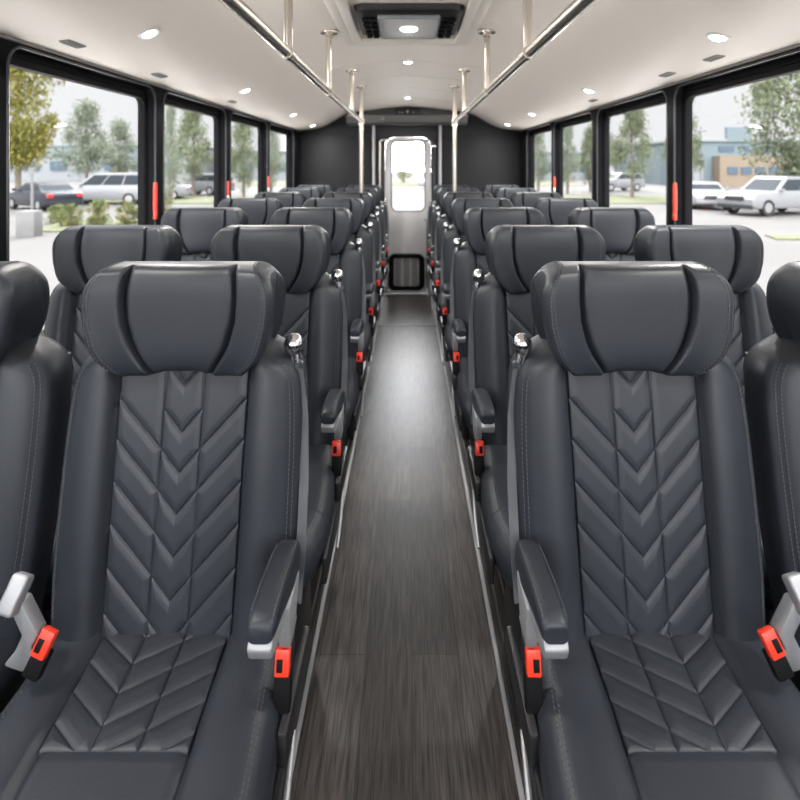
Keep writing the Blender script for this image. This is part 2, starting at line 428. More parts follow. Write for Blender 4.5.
# grab handles in the doorway
def tube_thing(name, pts, r, mat, label, cat, group=None):
    m = MB(); m.tube(pts, r, 12); return tag(m.build(name, mat), label, cat, group)
h = empty('door_grab_handle', (-.335, YB + .02, 0))
MB().tube([(0, 0, .75), (0, 0, CAMZ + .27), (.0, -.0, CAMZ + .29)], .014, 12).build('handle_bar', M['nickel'], h)
MB().tube([(0, 0, CAMZ + .285), (.02, .0, CAMZ + .305), (.11, .05, CAMZ + .31), (.12, .16, CAMZ + .31)], .010, 10).build('handle_bracket', M['chrome'], h)
tag(h, 'pale metal upright grab handle at the left edge of the rear doorway', 'handle')
h = empty('door_grab_handle', (.315, YB + .02, 0))
MB().tube([(0, 0, .75), (0, 0, CAMZ + .23), (-.01, 0, CAMZ + .265), (-.05, 0.02, CAMZ + .30), (-.09, .06, CAMZ + .305), (-.10, .15, CAMZ + .305)], .011, 12).build('handle_bar', M['gasket'], h)
MB().box((0, 0, CAMZ + .23), (.045, .03, .03), bev=.006).build('handle_bracket', M['chrome'], h)
tag(h, 'dark hooked grab handle at the right edge of the rear doorway', 'handle')
h = empty('door_side_barrier', (.225, YB + .03, 0))
MB().box((.03, 0, .46), (.035, .02, .92), bev=.004).build('barrier_post', M['silver'], h)
MB().box((.0, -.012, .50), (.012, .02, .78), bev=.003).build('barrier_edge', M['rubber'], h)
m = MB(); m.tube([(-.02, -.01, .905), (.055, -.01, .905)], .012, 10); m.sphere((-.02, -.01, .905), .016); m.build('top_hinge', M['silver'], h)
m = MB(); m.tube([(-.02, -.01, .05), (.04, -.01, .05)], .012, 10); m.sphere((-.015, -.01, .08), .014); m.build('bottom_hinge', M['silver'], h)
tag(h, 'narrow silver post with a black edge standing at the right of the rear door', 'barrier')

# ------------------------------------------------------------------ ceiling fittings
# roof hatch frame (recess around the air unit)
hf = empty('ceiling_hatch_frame', (0, 2.2, CAMZ + .675))
def ring_plate(nm, o, i, z, mat, th=.02):
    plate(nm, [rrect(*o, .03), rrect(*i, .03)], th, lambda u, v, d: (u, v, z + d), mat, hf, bev=.005)
ring_plate('outer_frame', (-.335, -1.0, .335, .74), (-.285, -.95, .285, .69), -.006, M['ceiling_trim'], .028)
ring_plate('inner_frame', (-.288, -.95, .288, .69), (-.245, -.90, .245, .65), -.018, M['ceiling_trim'], .02)
MB().box((0, -.13, .004), (.56, 1.62, .01)).build('hatch_panel', M['ceiling'], hf)
ring_plate('panel_moulding', (-.20, -.86, .20, -.05), (-.18, -.84, .18, -.07), -.006, M['ceiling_trim'], .02)
tag(hf, 'cream rectangular roof hatch frame in the middle of the ceiling', 'ceiling hatch')
# air unit
ac = empty('ceiling_air_unit', (.004, 2.48, CAMZ + .662))
m = MB()
m.loft([[(x * sx, y * sy, z) for x, y in rrect(-.235, -.24, .235, .25, .05)] for sx, sy, z in ((1., 1., .035), (1., 1., .012), (.97, .96, -.012), (.90, .90, -.020))]); m.build('housing', M['black_plastic'], ac)
m = MB(); m.box((0, .01, -.024), (.262, .37, .012), bev=.004); m.build('lamp_panel', M['lamp_panel'], ac)
plate('panel_border', [rrect(-.135, -.18, .135, .20, .012), rrect(-.122, -.167, .122, .187, .01)], .012, lambda u, v, d: (u, v, -.028 + d), M['silver'], ac, bev=.002)
for s in (-1, 1):
    for r_ in range(2):
        for k in range(5):
            m = MB(); m.box((s * (.158 + .032 * r_), -.13 + k * .075, -.026), (.026, .045, .014), Matrix.Rotation(.45, 3, 'X'), bev=.003)
            m.build('louvre', M['rubber'], ac)
m = MB(); m.lathe([(.001, -.036), (.036, -.036), (.040, -.030)], (0, .02, 0)); m.build('lamp_lens', M['lens'], ac)
tag(ac, 'black overhead air unit with louvres and a lit panel hanging from the ceiling', 'air unit')

LAMP_E = 9.0
def area(loc, size, e, rot=(0, 0, 0), col=(1, .97, .93)):
    l = bpy.data.lights.new('lamp_light', 'AREA'); l.shape = 'DISK'; l.size = size; l.energy = e; l.color = col
    o = bpy.data.objects.new('lamp_light', l); COL.objects.link(o); o.location = loc; o.rotation_euler = rot
    return o
area((.004, 2.50, CAMZ + .617), .07, 1.)
def downlight(x, y, label):
    e = 1. if x == 0 else (5.5 if y < 4 else (5. if y < 5.5 else 3.5))
    z = cz(x); dx = .01; sl = math.atan2(cz(x + dx) - cz(x - dx), 2 * dx)
    o = empty('ceiling_downlight', (x, y, z)); o.rotation_euler = (0, -sl, 0)
    MB().lathe([(.027, -.004), (.036, -.006), (.040, -.002), (.040, .004), (.027, .004)]).build('lamp_ring', M['white_plastic'], o)
    MB().lathe([(.001, -.010), (.020, -.009), (.028, -.004), (.028, .002)]).build('lamp_lens', M['lens'], o)
    tag(o, label, 'ceiling light', 'small round ceiling lights')
    n = Vector((0, 0, -1)); n.rotate(o.rotation_euler)
    area(Vector(o.location) + n * .016, .12, e, tuple(o.rotation_euler))
ordn = ['nearest', 'second', 'third', 'fourth']
for k, y in enumerate((1.98, 3.32, 4.8, 5.95)):
    downlight((-.95, -1.0, -1.02, -1.05)[k], y, '%s small round light in the cove over the left windows' % ordn[k])
    downlight(1.08, y - .1, '%s small round light in the cove over the right windows' % ordn[k])
downlight(0, 3.62, 'small round light in the ceiling just behind the black air unit')
downlight(0, 5.52, 'small round light in the ceiling close to the rear door header')
downlight(-.94, .62, 'small round light in the left cove ahead of the front seats')
downlight(1.07, .56, 'small round light in the right cove ahead of the front seats')
def vent(x, y, label):
    z = cz(x); o = empty('ceiling_vent', (x, y, z)); o.rotation_euler = (0, -math.atan2(cz(x + .01) - cz(x - .01), .02), 0)
    MB().box((0, 0, -.002), (.036, .10, .006), bev=.002).build('vent_plate', M['vent_grey'], o)
    m = MB()
    for k in range(6): m.box((0, -.038 + k * .015, -.006), (.028, .006, .004))
    m.build('vent_slats', M['slat'], o, smooth=False)
    tag(o, label, 'vent', 'small slotted ceiling vents')
for k, y in enumerate((1.87, 2.52, 3.56)):
    vent(-1.16, y, '%s small slotted vent in the ceiling edge above the left windows' % ordn[k])
    vent(1.20, (2.12, 2.50, 3.50)[k], '%s small slotted vent in the ceiling edge above the right windows' % ordn[k])

# overhead grab rails
def grab_rail(s, label):
    X = s * .386; rz = CAMZ + .360
    o = empty('overhead_grab_rail', (X, 0, 0))
    yp = 4.475
    MB().tube([(0, YF + .2, rz), (0, yp, rz)], .0178, 18).build('rail', M['nickel'], o)
    for y in (.70, 1.74, 2.64, 3.72):
        z1 = cz(X)
        p = MB().tube([(0, y, rz), (0, y, z1)], .0145, 16).build('support_post', M['nickel'], o)
        MB().lathe([(.016, -.03), (.020, -.028), (.020, -.012), (.042, -.010), (.044, -.003), (.044, .004)], (0, y, z1)).build('ceiling_flange', M['nickel'], p)
        MB().tube([(0, y - .028, rz), (0, y + .028, rz)], .0215, 16).build('rail_clamp', M['nickel'], p)
    z1 = cz(X)
    p = MB().tube([(0, yp, .012), (0, yp, z1)], .0165, 18).build('floor_pole', M['nickel'], o)
    MB().lathe([(.016, -.03), (.020, -.028), (.020, -.012), (.042, -.010), (.044, -.003), (.044, .004)], (0, yp, z1)).build('ceiling_flange', M['nickel'], p)
    MB().lathe([(.021, -.03), (.022, .03)], (0, yp, rz)).build('rail_clamp', M['nickel'], p)
    MB().lathe([(.045, .0), (.045, .008), (.02, .016)], (0, yp, .010)).build('floor_flange', M['nickel'], p)
    tag(o, label, 'grab rail', 'overhead grab rails')
grab_rail(-1, 'long polished overhead grab rail along the left side of the aisle')
grab_rail(1, 'long polished overhead grab rail along the right side of the aisle')

# red window release handles on the pillars
def release(x, y, z, ln, label, s):
    o = empty('window_release_handle', (x, y, z))
    m = MB(); m.loft([[(s * a, b, h) for a, b in rrect(.0, -w, .016, w, .005, 3)] for h, w in ((0, .010), (ln * .3, .012), (ln * .85, .011), (ln, .008))]); m.build('handle_grip', M['red2'], o)
    m = MB(); m.box((s * .009, 0, -.018), (.016, .022, .036), bev=.004); m.build('handle_base', M['white_plastic' if ln < .12 else 'red2'], o)
    tag(o, label, 'handle', 'red window release handles')
yc = [2.725, 3.80, 4.905, 2.76, 4.87]
release(XL + .001, 2.716, CAMZ - .235, .15, 'red release handle on the first pillar left of the aisle', 1)
release(XL + .001, 3.815, CAMZ - .21, .10, 'red release handle on the second pillar left of the aisle', 1)
release(XL + .001, 4.915, CAMZ - .20, .10, 'red release handle on the third pillar left of the aisle', 1)
release(XR - .001, 2.672, CAMZ - .235, .15, 'red release handle on the first pillar right of the aisle', -1)
release(XR - .001, 4.87, CAMZ - .20, .10, 'red release handle on the third pillar right of the aisle', -1)

# ------------------------------------------------------------------ seats
PX = .137   # half width of the quilted panel
WB = [(.55, .230), (.62, .240), (.75, .250), (.90, .252), (1.0, .251), (1.06, .248), (1.10, .242), (1.13, .225), (1.155, .192), (1.172, .160), (1.185, .125)]
def Wb(z): return smooth_tab(WB, z)
def pxz(z): return .128 + .009 * max(0., min(1., (z - .6) / .5))
RECL = .19
def back_front(x, z):
    a = abs(x); W = Wb(z); P = pxz(z)
    y = (z - 1.12) * RECL + .03
    y += .006 * (1 - min(1, a / P) ** 2)
    t = max(0., min(1., (a - P) / max(W - P, .02)))
    if a > P:
        y -= .027 * math.sin(PI * min(1., t * 1.15) ** .72) if t * 1.15 <= 1 else 0.
    y += .011 * math.exp(-((a - P) / .0055) ** 2)
    r = .035
    if a > W - r:
        q = min(1., (a - (W - r)) / r); y += r * (1 - math.sqrt(max(0., 1 - q * q)))
    if z > 1.12: y += .05 * ((z - 1.12) / .065) ** 2
    return y
def make_backrest(mir):
    m = MB(); rings = []
    zs = [.55 + .5 * k / 44 for k in range(44)] + [1.05 + .135 * k / 26 for k in range(27)]
    NF = 96
    for z in zs:
        W = Wb(z); ring = []
        for k in range(NF + 1):
            u = -1 + 2 * k / NF
            x = W * (math.sin(PI / 2 * u) * .55 + u * .45)
            ring.append((x, back_front(x, z) + .012 * sstep(0, .006, pxz(z) - .002 - abs(x)), z))
        yb = (z - 1.12) * RECL + .03 + .115 - (.03 * ((z - 1.10) / .085) ** 2 if z > 1.10 else 0)
        yo = max(ring[0][1] + .004, yb - .03)
        ring.append((W, yo, z))
        for k in range(1, 12):
            t = k / 12; x = W * math.cos(PI * t)
            ring.append((x, yo + (yb - yo) * math.sin(PI * t) ** .5, z))
        ring.append((-W, yo, z))
        rings.append(ring)
    m.loft(rings); return m.build('backrest', M['leather'], mir=mir, ang=50)
def quilt_h(d, A, w): return A * min(1., (d / w)) ** .7 - .0028 * math.exp(-d / .0018)
def make_back_insert(mir):
    m = MB(); NX, NZ = 190, 400; z0, z1 = .585, 1.168
    seams = [1.083, .989, .912, .835, .758, .681, .604, .527]
    grid = []
    for j in range(NZ + 1):
        z = z0 + (z1 - z0) * j / NZ; row = []; P = pxz(z)
        for i in range(NX + 1):
            x = -P + .002 + (2 * P - .004) * i / NX; a = abs(x)
            sx = .0405
            d = abs(a - sx)
            for n, zv in enumerate(seams):
                if n < 2 and a > sx: continue
                sl = 1.12 if a < sx else 1.07
                zl = zv + (sl * a if a < sx else 1.12 * sx + 1.07 * (a - sx))
                d = min(d, abs(z - zl) / 1.48)
            d = min(d, P - a)
            h = quilt_h(d, .0030, .014)
            row.append((x, back_front(min(a, P - .020), z) + .0015 - h, z))
        grid.append(row)
    # closed pad: front grid plus a plain rear face
    rings = []
    for row in grid:
        rings.append(list(row) + [(row[-1][0], row[-1][1] + .016, row[-1][2]), (row[0][0], row[0][1] + .016, row[0][2])])
    m.loft(rings); return m.build('quilted_back_panel', M['leather'], mir=mir, ang=60)
HZ0, HZ1 = 1.116, 1.340
HK = [(1.118, .70), (1.132, .78), (1.152, .865), (1.175, .925), (1.21, .975), (1.25, 1.0), (1.285, .995), (1.305, .96), (1.32, .91), (1.333, .86), (1.340, .80)]
HW = .198
SEAM = [(1.115, .064), (1.133, .075), (1.155, .089), (1.18, .101), (1.22, .113), (1.28, .1165), (1.345, .111)]
def head_seam(z): return smooth_tab(SEAM, z)
def head_y(x, z, wf):
    """forward offset of the front face"""
    a = abs(x)
    y = -.026 * sstep(.085, .185, a) + .004 * (1 - min(1, a / .1) ** 2) * -1
    d = a - head_seam(z)
    y += .017 * math.exp(-(d / (.0035 if d > 0 else .007)) ** 2)
    y += (-.005 if d > 0 else 0) * (1 - sstep(0, .05, d))
    return y * wf
def head_ring(u, N=72):
    q = max(0., (abs(u) - .90) / .10); r = .024
    sh = r * (1 - math.sqrt(max(0., 1 - q * q)))
    zb = HZ0 - .010 * sstep(.25, .7, abs(u)); b = (HZ1 - zb) / 2 - sh; zc = (zb + HZ1) / 2
    ring = []
    for k in range(N):
        th = 2 * PI * k / N; c_, s_ = math.cos(th), math.sin(th)
        if c_ < 0: ay, n = .050 - sh, 4.6
        else: ay, n = .072 - sh, 2.6
        z = zc + b * math.copysign(abs(s_) ** (2 / n if c_ < 0 else 2 / n), s_)
        y = .046 + ay * math.copysign(abs(c_) ** (2 / n), c_)
        hw = HW * smooth_tab(HK, z); us = .58; sx = head_seam(z); a = abs(u)
        x = math.copysign(sx * a / us if a < us else sx + (hw - sx) * (a - us) / (1 - us), u)
        if c_ < 0: y += head_y(x, z, min(1., abs(c_) * 1.6))
        y += (z - 1.12) * .04
        ring.append((x, y, z))
    return ring
def make_headrest(mir):
    m = MB(); us = sorted(set([-1 + .004 * k for k in range(5)] + [1 - .004 * k for k in range(5)] + [round(-.98 + 1.96 * k / 98, 4) for k in range(99)] + [round(e * (.58 + q), 4) for e in (-1, 1) for q in (-.045, -.03, -.02, -.012, -.006, 0, .004, .008, .013, .02, .03)]))
    m.loft([head_ring(u) for u in us]); return m.build('headrest', M['leather'], mir=mir, ang=50)
CW = [(-.515, .175), (-.50, .205), (-.47, .232), (-.42, .252), (-.33, .262), (-.15, .250), (0., .238), (.03, .236)]
CX = .122
def Cw(y, s): return smooth_tab(CW, y) * (1. if s > 0 else .96)
def cush_top(x, y):
    a = abs(x); W = Cw(y, x)
    z = .636 + .115 * y
    t = max(0., min(1., (a - CX) / (W - CX)))
    if a > CX: z += .014 * math.sin(PI * min(1., t * 1.1) ** .8) if t * 1.1 < 1 else 0
    z -= .010 * math.exp(-((a - CX) / .006) ** 2) if y > -.49 else 0
    if a < CX: z -= .004 * math.exp(-((y + .253) / .003) ** 2)
    r = .045
    if a > W - r:
        q = min(1., (a - (W - r)) / r); z -= r * (1 - math.sqrt(max(0., 1 - q * q)))
    if y < -.44:
        q = min(1., (-.44 - y) / .075); z -= .075 * (1 - math.sqrt(max(0., 1 - q * q)))
    elif y < -.36: z += .004
    return z
def make_cushion(mir):
    m = MB(); ys = [-.515 + .03 * (k / 8) for k in range(8)] + [-.485 + .515 * k / 90 for k in range(91)]
    rings = []
    for y in ys:
        ring = []; NF = 80; wl, wr = Cw(y, -1), Cw(y, 1)
        for k in range(NF + 1):
            u = -1 + 2 * k / NF; v = math.sin(PI / 2 * u) * .55 + u * .45
            x = (wr if v > 0 else wl) * v
            ring.append((x, y, cush_top(x, y) - .010 * sstep(0, .005, CX - .002 - abs(x)) * sstep(-.2495, -.246, y)))
        zb = .475
        ring += [(wr - .003, y, zb + .03), (wr - .02, y, zb), (0, y, zb - .0), (-wl + .02, y, zb), (-wl + .003, y, zb + .03)]
        rings.append(ring)
    m.loft(rings); return m.build('seat_cushion', M['leather'], mir=mir, ang=50)
def make_cushion_insert(mir):
    m = MB(); NX, NY = 160, 160; y0, y1 = -.250, .01; rings = []
    vert = [-.214 + .05 * k for k in range(-4, 7)]
    for j in range(NY + 1):
        y = y0 + (y1 - y0) * j / NY; row = []
        for i in range(NX + 1):
            x = -CX + .002 + (2 * CX - .004) * i / NX
            d = min(abs(abs(x) - .039), CX - abs(x), (y - y0) * 1.0)
            for yv in vert:
                yl = yv + (.67 * (-.039 - x) if x < -.039 else .56 * (x + .039))
                d = min(d, abs(y - yl) / 1.17)
            row.append((x, y, cush_top(min(abs(x), CX - .02) , max(y, -.245)) - .0015 + quilt_h(d, .0025, .014)))
        rings.append(row + [(row[-1][0], y, .56), (row[0][0], y, .56)])
    m.loft(rings); return m.build('quilted_seat_panel', M['leather'], mir=mir, ang=60)
def make_back_stitch(mir):
    out = []
    for s in (-1, 1):
        m = MB()
        for off in (.015, .022):
            m.dashes([(s * (Wb(z) - off), back_front(Wb(z) - off, z) - .0006, z) for z in [.66 + .47 * k / 40 for k in range(41)]])
        out.append(m.build('stitching', M['thread'], mir=mir, smooth=False))
    return out
def make_head_stitch(mir):
    out = []
    for s in (-1, 1):
        m = MB()
        for u in (.885, .925):
            r_ = head_ring(s * u); r_ = [p for p in r_ if p[1] < .075]
            # order along the front: start at the top
            r_ = sorted(r_, key=lambda p: math.atan2(p[2] - 1.235, -(p[1] - .07)))
            m.dashes([(p[0] + s * .0008, p[1] - .0008, p[2]) for p in r_], r=.0008)
        out.append(m.build('stitching', M['thread'], mir=mir, smooth=False))
    return out
def make_cush_stitch(mir):
    out = []
    for s in (-1, 1):
        m = MB()
        for off in (.030, .037):
            m.dashes([(s * (Cw(y, s) - off), y, cush_top(s * (Cw(y, s) - off), y) + .0007) for y in [-.47 + .44 * k / 40 for k in range(41)]])
        out.append(m.build('stitching', M['thread'], mir=mir, smooth=False))
    return out
def seat_frame_parts(mir):
    out = []
    m = MB(); m.box((0, -.235, .452), (.42, .46, .05), bev=.012); out.append(m.build('seat_pan', M['black_plastic'], mir=mir))
    for s in (-1, 1):
        m = MB(); m.prism([(-.40, .005), (-.12, .005), (-.16, .43), (-.36, .43)], 'X', s * .15 - .02, s * .15 + .02, .006); out.append(m.build('leg', M['black_plastic'], mir=mir))
    m = MB(); m.loft([[(x, y + (z - 1.12) * RECL + .03 + .116, z) for x, y in rrect(-Wb(z) * .93, -.02, Wb(z) * .93, .012, .012, 4)] for z in (.50, .6, .8, 1.0, 1.08, 1.11)]); out.append(m.build('back_shell', M['black_plastic'], mir=mir))
    return out
AX = .241
def make_arm(mir):
    """aisle armrest: pad, bracket, front tip"""
    pad = MB(); rings = []
    path = [(-.045, .800, .050, .038), (-.054, .812, .066, .044), (-.078, .820, .073, .047), (-.12, .827, .066, .048), (-.19, .834, .054, .048), (-.245, .833, .042, .047), (-.262, .828, .036, .045), (-.268, .822, .028, .040)]
    for y, zt, h, w in path:
        rings.append([(AX + a, y, b) for a, b in rrect(-w / 2, zt - h, w / 2, zt, min(.014, h * .4), 5)])
    pad.loft(rings); p = pad.build('armrest_pad', M['leather'], mir=mir, ang=50)
    m = MB()
    for e in (-1, 1):
        m.dashes([(AX + e * .0185, y, zt + .0006) for y, zt, h, w in path[2:7]], r=.0007)
    m.dashes([(AX + a, -.2668, b) for a, b in rrect(-.017, .800, .017, .822, .006, 4)], r=.0007)
    st = m.build('stitching', M['thread'], p, mir=mir, smooth=False)
    m = MB(); m.prism([(-.262, .799), (-.274, .788), (-.266, .768), (-.238, .760), (-.13, .760), (-.13, .772), (-.20, .790)], 'X', AX - .020, AX + .020, .005)
    tip = m.build('armrest_tip', M['silver'], mir=mir); tip['label'] = 'silver armrest tip'
    m = MB(); m.prism([(-.17, .770), (-.08, .775), (-.110, .715), (-.10, .70), (-.162, .692), (-.168, .72)], 'X', AX + .004, AX + .026, .005)
    br = m.build('armrest_bracket', M['silver'], mir=mir); br['label'] = 'silver armrest bracket'
    return [p, tip, br]
def buckle(c, rot, mir, hl=.07):
    """red seat belt buckle with a dark slot and black housing"""
    R = rot.to_4x4(); T = Matrix.Translation(c) @ R
    def tf(mb):
        for v in mb.bm.verts: v.co = T @ v.co
        return mb
    b = tf(MB().box((0, 0, 0), (.026, .016, .042), bev=.003)).build('belt_buckle', M['red'], mir=mir); b['label'] = 'red belt buckle'
    tf(MB().box((-.004, -.0075, -.003), (.011, .004, .020), bev=.001)).build('buckle_slot', M['rubber'], b, mir=mir)
    tf(MB().box((0, .012, -.012 - hl / 2), (.031, .020, hl), bev=.005)).build('buckle_housing', M['rubber'], b, mir=mir)
    return b
def make_belt(mir):
    out = []
    gx, gy, gz = .226, .058, 1.160
    m = MB(); m.sphere((gx, gy, gz), .0215, (1.0, 1.0, 1.15), 18); m.tube([(gx, gy, gz - .01), (gx + .006, gy - .004, gz - .038)], [.013, .010], 12)
    g = m.build('belt_guide', M['chrome'], mir=mir); g['label'] = 'chrome belt guide'
    m = MB(); m.tube([(gx + .010 + .011 * math.cos(t), gy - .006, gz - .044 + .012 * math.sin(t)) for t in [2 * PI * k / 16 for k in range(18)]], .0035, 8); m.build('guide_loop', M['gasket'], g, mir=mir)
    m = MB(); pts = [(gx + .012, gy - .008, gz - .050), (.252, .035, 1.02), (.259, .002, .90), (.260, -.03, .80), (.258, -.07, .70)]
    rings = []
    for x, y, z in pts: rings.append([(x - .010, y + .004, z), (x + .010, y - .004, z), (x + .0105, y - .001, z), (x - .0095, y + .007, z)])
    m.loft(rings); s_ = m.build('belt_strap', M['webbing'], mir=mir)
    out += [g, s_]
    out.append(buckle((.252, -.158, .667), Matrix.Rotation(-.25, 3, 'X'), mir))
    m = MB(); m.box((.262, -.10, .56), (.018, .22, .06), bev=.006); m.box((.258, -.30, .50), (.014, .30, .07), bev=.006); out.append(m.build('side_cover', M['black_plastic'], mir=mir))
    m = MB(); m.tube([(.268, -.14, .525), (.272, -.22, .49), (.272, -.30, .455)], [.004, .006, .005], 8); lv = m.build('recline_lever', M['silver'], mir=mir); lv['label'] = 'silver recline lever'; out.append(lv)
    return out
def make_center_bracket(mir):
    """silver inner armrest bracket on the window side"""
    m = MB()
    R = Matrix.Rotation(-.5, 3, 'X') @ Matrix.Rotation(.22, 3, 'Y')
    m.box((-.212, -.175, .800), (.031, .026, .060), R, bev=.006, seg=3)
    b = m.build('inner_arm_bracket', M['silver'], mir=mir); b['label'] = 'silver inner arm bracket'
    m = MB()
    m.prism([(-.226, .785), (-.200, .785), (-.172, .728), (-.184, .706), (-.176, .688), (-.198, .664), (-.232, .676), (-.214, .698), (-.200, .728)], 'Y', -.178, -.150, .004)
    m.build('bracket_stem', M['silver'], b, mir=mir)
    bk = buckle((-.160, -.176, .716), Matrix.Rotation(-.35, 3, 'X') @ Matrix.Rotation(.35, 3, 'Y'), mir, .045)
    return [b, bk]
def make_seat(mir, aisle):
    root = empty('coach_seat')
    b = make_backrest(mir); [setattr(q, 'parent', b) for q in make_back_stitch(mir)]
    h = make_headrest(mir); [setattr(q, 'parent', h) for q in make_head_stitch(mir)]
    c = make_cushion(mir); [setattr(q, 'parent', c) for q in make_cush_stitch(mir)]
    parts = [b, h, c, make_back_insert(mir), make_cushion_insert(mir)] + seat_frame_parts(mir)
    if aisle: parts += make_arm(mir) + make_belt(mir) + make_center_bracket(mir)
    for p in parts: p.parent = root
    return root
ROWN = ['front', 'second', 'third', 'fourth', 'fifth', 'sixth', 'last']
ROWY = [1.12, 1.845, 2.65, 3.43, 4.22, 5.02, 5.80]
proto = {}
for side, mir, s in (('left', False, -1), ('right', True, 1)):
    a = make_seat(mir, True)
    w = empty('coach_seat')
    for ch in list(a.children):
        if ch.name.split('.')[0] in ('backrest', 'headrest', 'seat_cushion', 'quilted_back_panel', 'quilted_seat_panel', 'seat_pan', 'leg', 'back_shell'):
            copy_tree(ch, w)
    for k, y in enumerate(ROWY):
        for kind, src, x in (('aisle', a, .475), ('window', w, 1.012)):
            o = src if k == 0 else copy_tree(src)
            o.location = (s * x, y, 0)
            pos = {0: 'front row nearest the camera', 6: 'last row before the rear wall'}.get(k, '%s row from the front' % ROWN[k])
            tag(o, 'black leather %s seat %s of the aisle, %s' % (kind, side, pos), 'seat', 'black leather coach seats')

# ------------------------------------------------------------------ outside
GZ = -.80
def thing_ground():
    g = MB(); g.box((0, 40, GZ - .1), (320, 320, .2)); tag(g.build('ground', M['asphalt']), kind='structure')
    g = MB(); g.box((0, 0, GZ + .005), (9, 40, .04)); tag(g.build('bounce_slab', M['bounce']), kind='structure')  # unseen pale slab added around the bus to bounce light onto the ceiling
    def lawn(pts):
        m = MB(); m.prism(pts, 'Z', GZ - .02, GZ + .05); tag(m.build('lawn', M['grass'], smooth=False), kind='structure')
    lawn([(-13.2, 19), (-7.2, 19), (-7.2, 21.5), (-14.6, 23.2)])
    lawn([(-30, 33), (-6, 33), (-6, 40), (-30, 40)])
    lawn([(6, 33), (19, 33), (19, 42), (6, 42)])
    lawn([(11.6, 17.0), (22, 16.2), (22, 18.3), (11.9, 18.0)])
    lawn([(-20, 62), (20, 62), (20, 74), (-20, 74)])
thing_ground()
def foliage_mesh(name, mat, n, shape, seed, ls):
    rnd = random.Random(seed); bm = bmesh.new()
    # clumps inside an outline, leaves inside the clumps
    clumps = []
    for k in range(64):
        h = rnd.random(); r = shape(h); a = rnd.random() * 2 * PI; q = math.sqrt(rnd.random()) * r * .92
        clumps.append((q * math.cos(a), q * math.sin(a), h, .10 + .12 * rnd.random()))
    for k in range(n):
        cx, cy, ch, cr = rnd.choice(clumps)
        d = Vector((rnd.gauss(0, 1), rnd.gauss(0, 1), rnd.gauss(0, .8))); d.normalize()
        p = Vector((cx, cy, ch)) + d * cr * rnd.random() ** .4 * Vector((1, 1, .6)).length / 1.5
        s = ls * (.6 + .8 * rnd.random())
        rot = Matrix.Rotation(rnd.random() * 6.28, 3, 'Z') @ Matrix.Rotation(rnd.random() * 3.14, 3, 'X') @ Matrix.Rotation(rnd.random() * 6.28, 3, 'Z')
        vs = [bm.verts.new(p + rot @ Vector((x * s, y * s, zz * s))) for x, y, zz in ((-.5, 0, 0), (0, -.32, .1), (.5, 0, 0), (0, .32, .1))]
        bm.faces.new(vs)
    me = bpy.data.meshes.new(name); bm.to_mesh(me); bm.free(); me.materials.append(mat)
    return me
round_sh = lambda h: .5 * math.sqrt(max(0.02, 1 - (2 * h - 1) ** 2)) * 1.0
cone_sh = lambda h: .5 * min(1., (1 - h) * 1.25 + .06) * min(1., h * 4 + .35)
FM = {('yellow', 'round'): foliage_mesh('foliage', M['leaf_yellow'], 13000, round_sh, 1, .034),
      ('green', 'round'): foliage_mesh('foliage', M['leaf_green'], 14000, round_sh, 2, .034),
      ('green', 'cone'): foliage_mesh('foliage', M['leaf_green'], 9000, cone_sh, 3, .036),
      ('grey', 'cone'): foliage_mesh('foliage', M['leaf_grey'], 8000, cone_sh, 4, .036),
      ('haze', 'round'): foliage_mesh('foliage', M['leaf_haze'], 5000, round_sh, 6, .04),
      ('shrub', 'round'): foliage_mesh('foliage', M['leaf_shrub'], 3000, round_sh, 5, .07)}
def tree(x, y, h, w, trunk, kind, label, group='trees beyond the windows'):
    o = empty('tree', (x, y, GZ), random.random() * 6.28)
    fo = bpy.data.objects.new('foliage', FM[kind]); COL.objects.link(fo); fo.parent = o
    fo.location = (0, 0, trunk); fo.scale = (w, w, h - trunk)
    r = .03 + h * .012
    m = MB(); m.tube([(0, 0, -.05), (.03, 0, trunk), (-.02, .03, trunk + (h - trunk) * .45), (.02, 0, h * .88)], [r * 1.2, r, r * .6, r * .15], 8)
    for k in range(5):
        a = k * 1.3; zz = trunk + (h - trunk) * (.12 + .1 * k)
        m.tube([(0, 0, zz), (w * .28 * math.cos(a), w * .28 * math.sin(a), zz + h * .1)], [r * .4, r * .12], 6)
    m.build('trunk', M['bark'], o)
    tag(o, label, 'tree', group)
tree(-24.4, 33.8, 10.4, 5.2, 2.8, ('yellow', 'round'), 'large yellow-green tree at the near end of the first left window')
tree(-26.8, 45, 7.4, 4.6, 2.0, ('grey', 'cone'), 'grey-green tree above the white van in the first left window')
tree(-27.2, 51, 6.4, 4.0, 1.6, ('grey', 'cone'), 'smaller pale tree right of the white van in the first left window')
tree(-14.5, 33, 6.0, 1.4, 1.0, ('grey', 'cone'), 'slim pale tree at the left of the second left window')
tree(-16.4, 41.3, 7.0, 3.3, 1.8, ('green', 'cone'), 'fuller green tree in the middle of the second left window')
tree(-12.0, 39.5, 6.8, 2.6, 1.2, ('green', 'cone'), 'green tree filling the third left window')
tree(-9.9, 39, 6.2, 2.0, 1.2, ('grey', 'cone'), 'pale green tree filling the fourth left window')
tree(22.6, 31, 9.9, 5.6, 1.5, ('green', 'round'), 'large leafy tree rising behind the white pickup in the first right window')
tree(16.4, 39.5, 7.0, 3.1, 1.9, ('green', 'cone'), 'leafy tree with a bare trunk in the second right window')
tree(18.4, 36, 7.2, 2.6, 1.5, ('green', 'cone'), 'leafy tree cut by the near edge of the second right window')
tree(16.2, 44.5, 7.2, 2.1, 1.4, ('grey', 'cone'), 'pale slim tree at the far edge of the second right window')
tree(13.3, 45, 5.7, 2.2, 1.2, ('grey', 'cone'), 'pale tree at the left of the third right window')
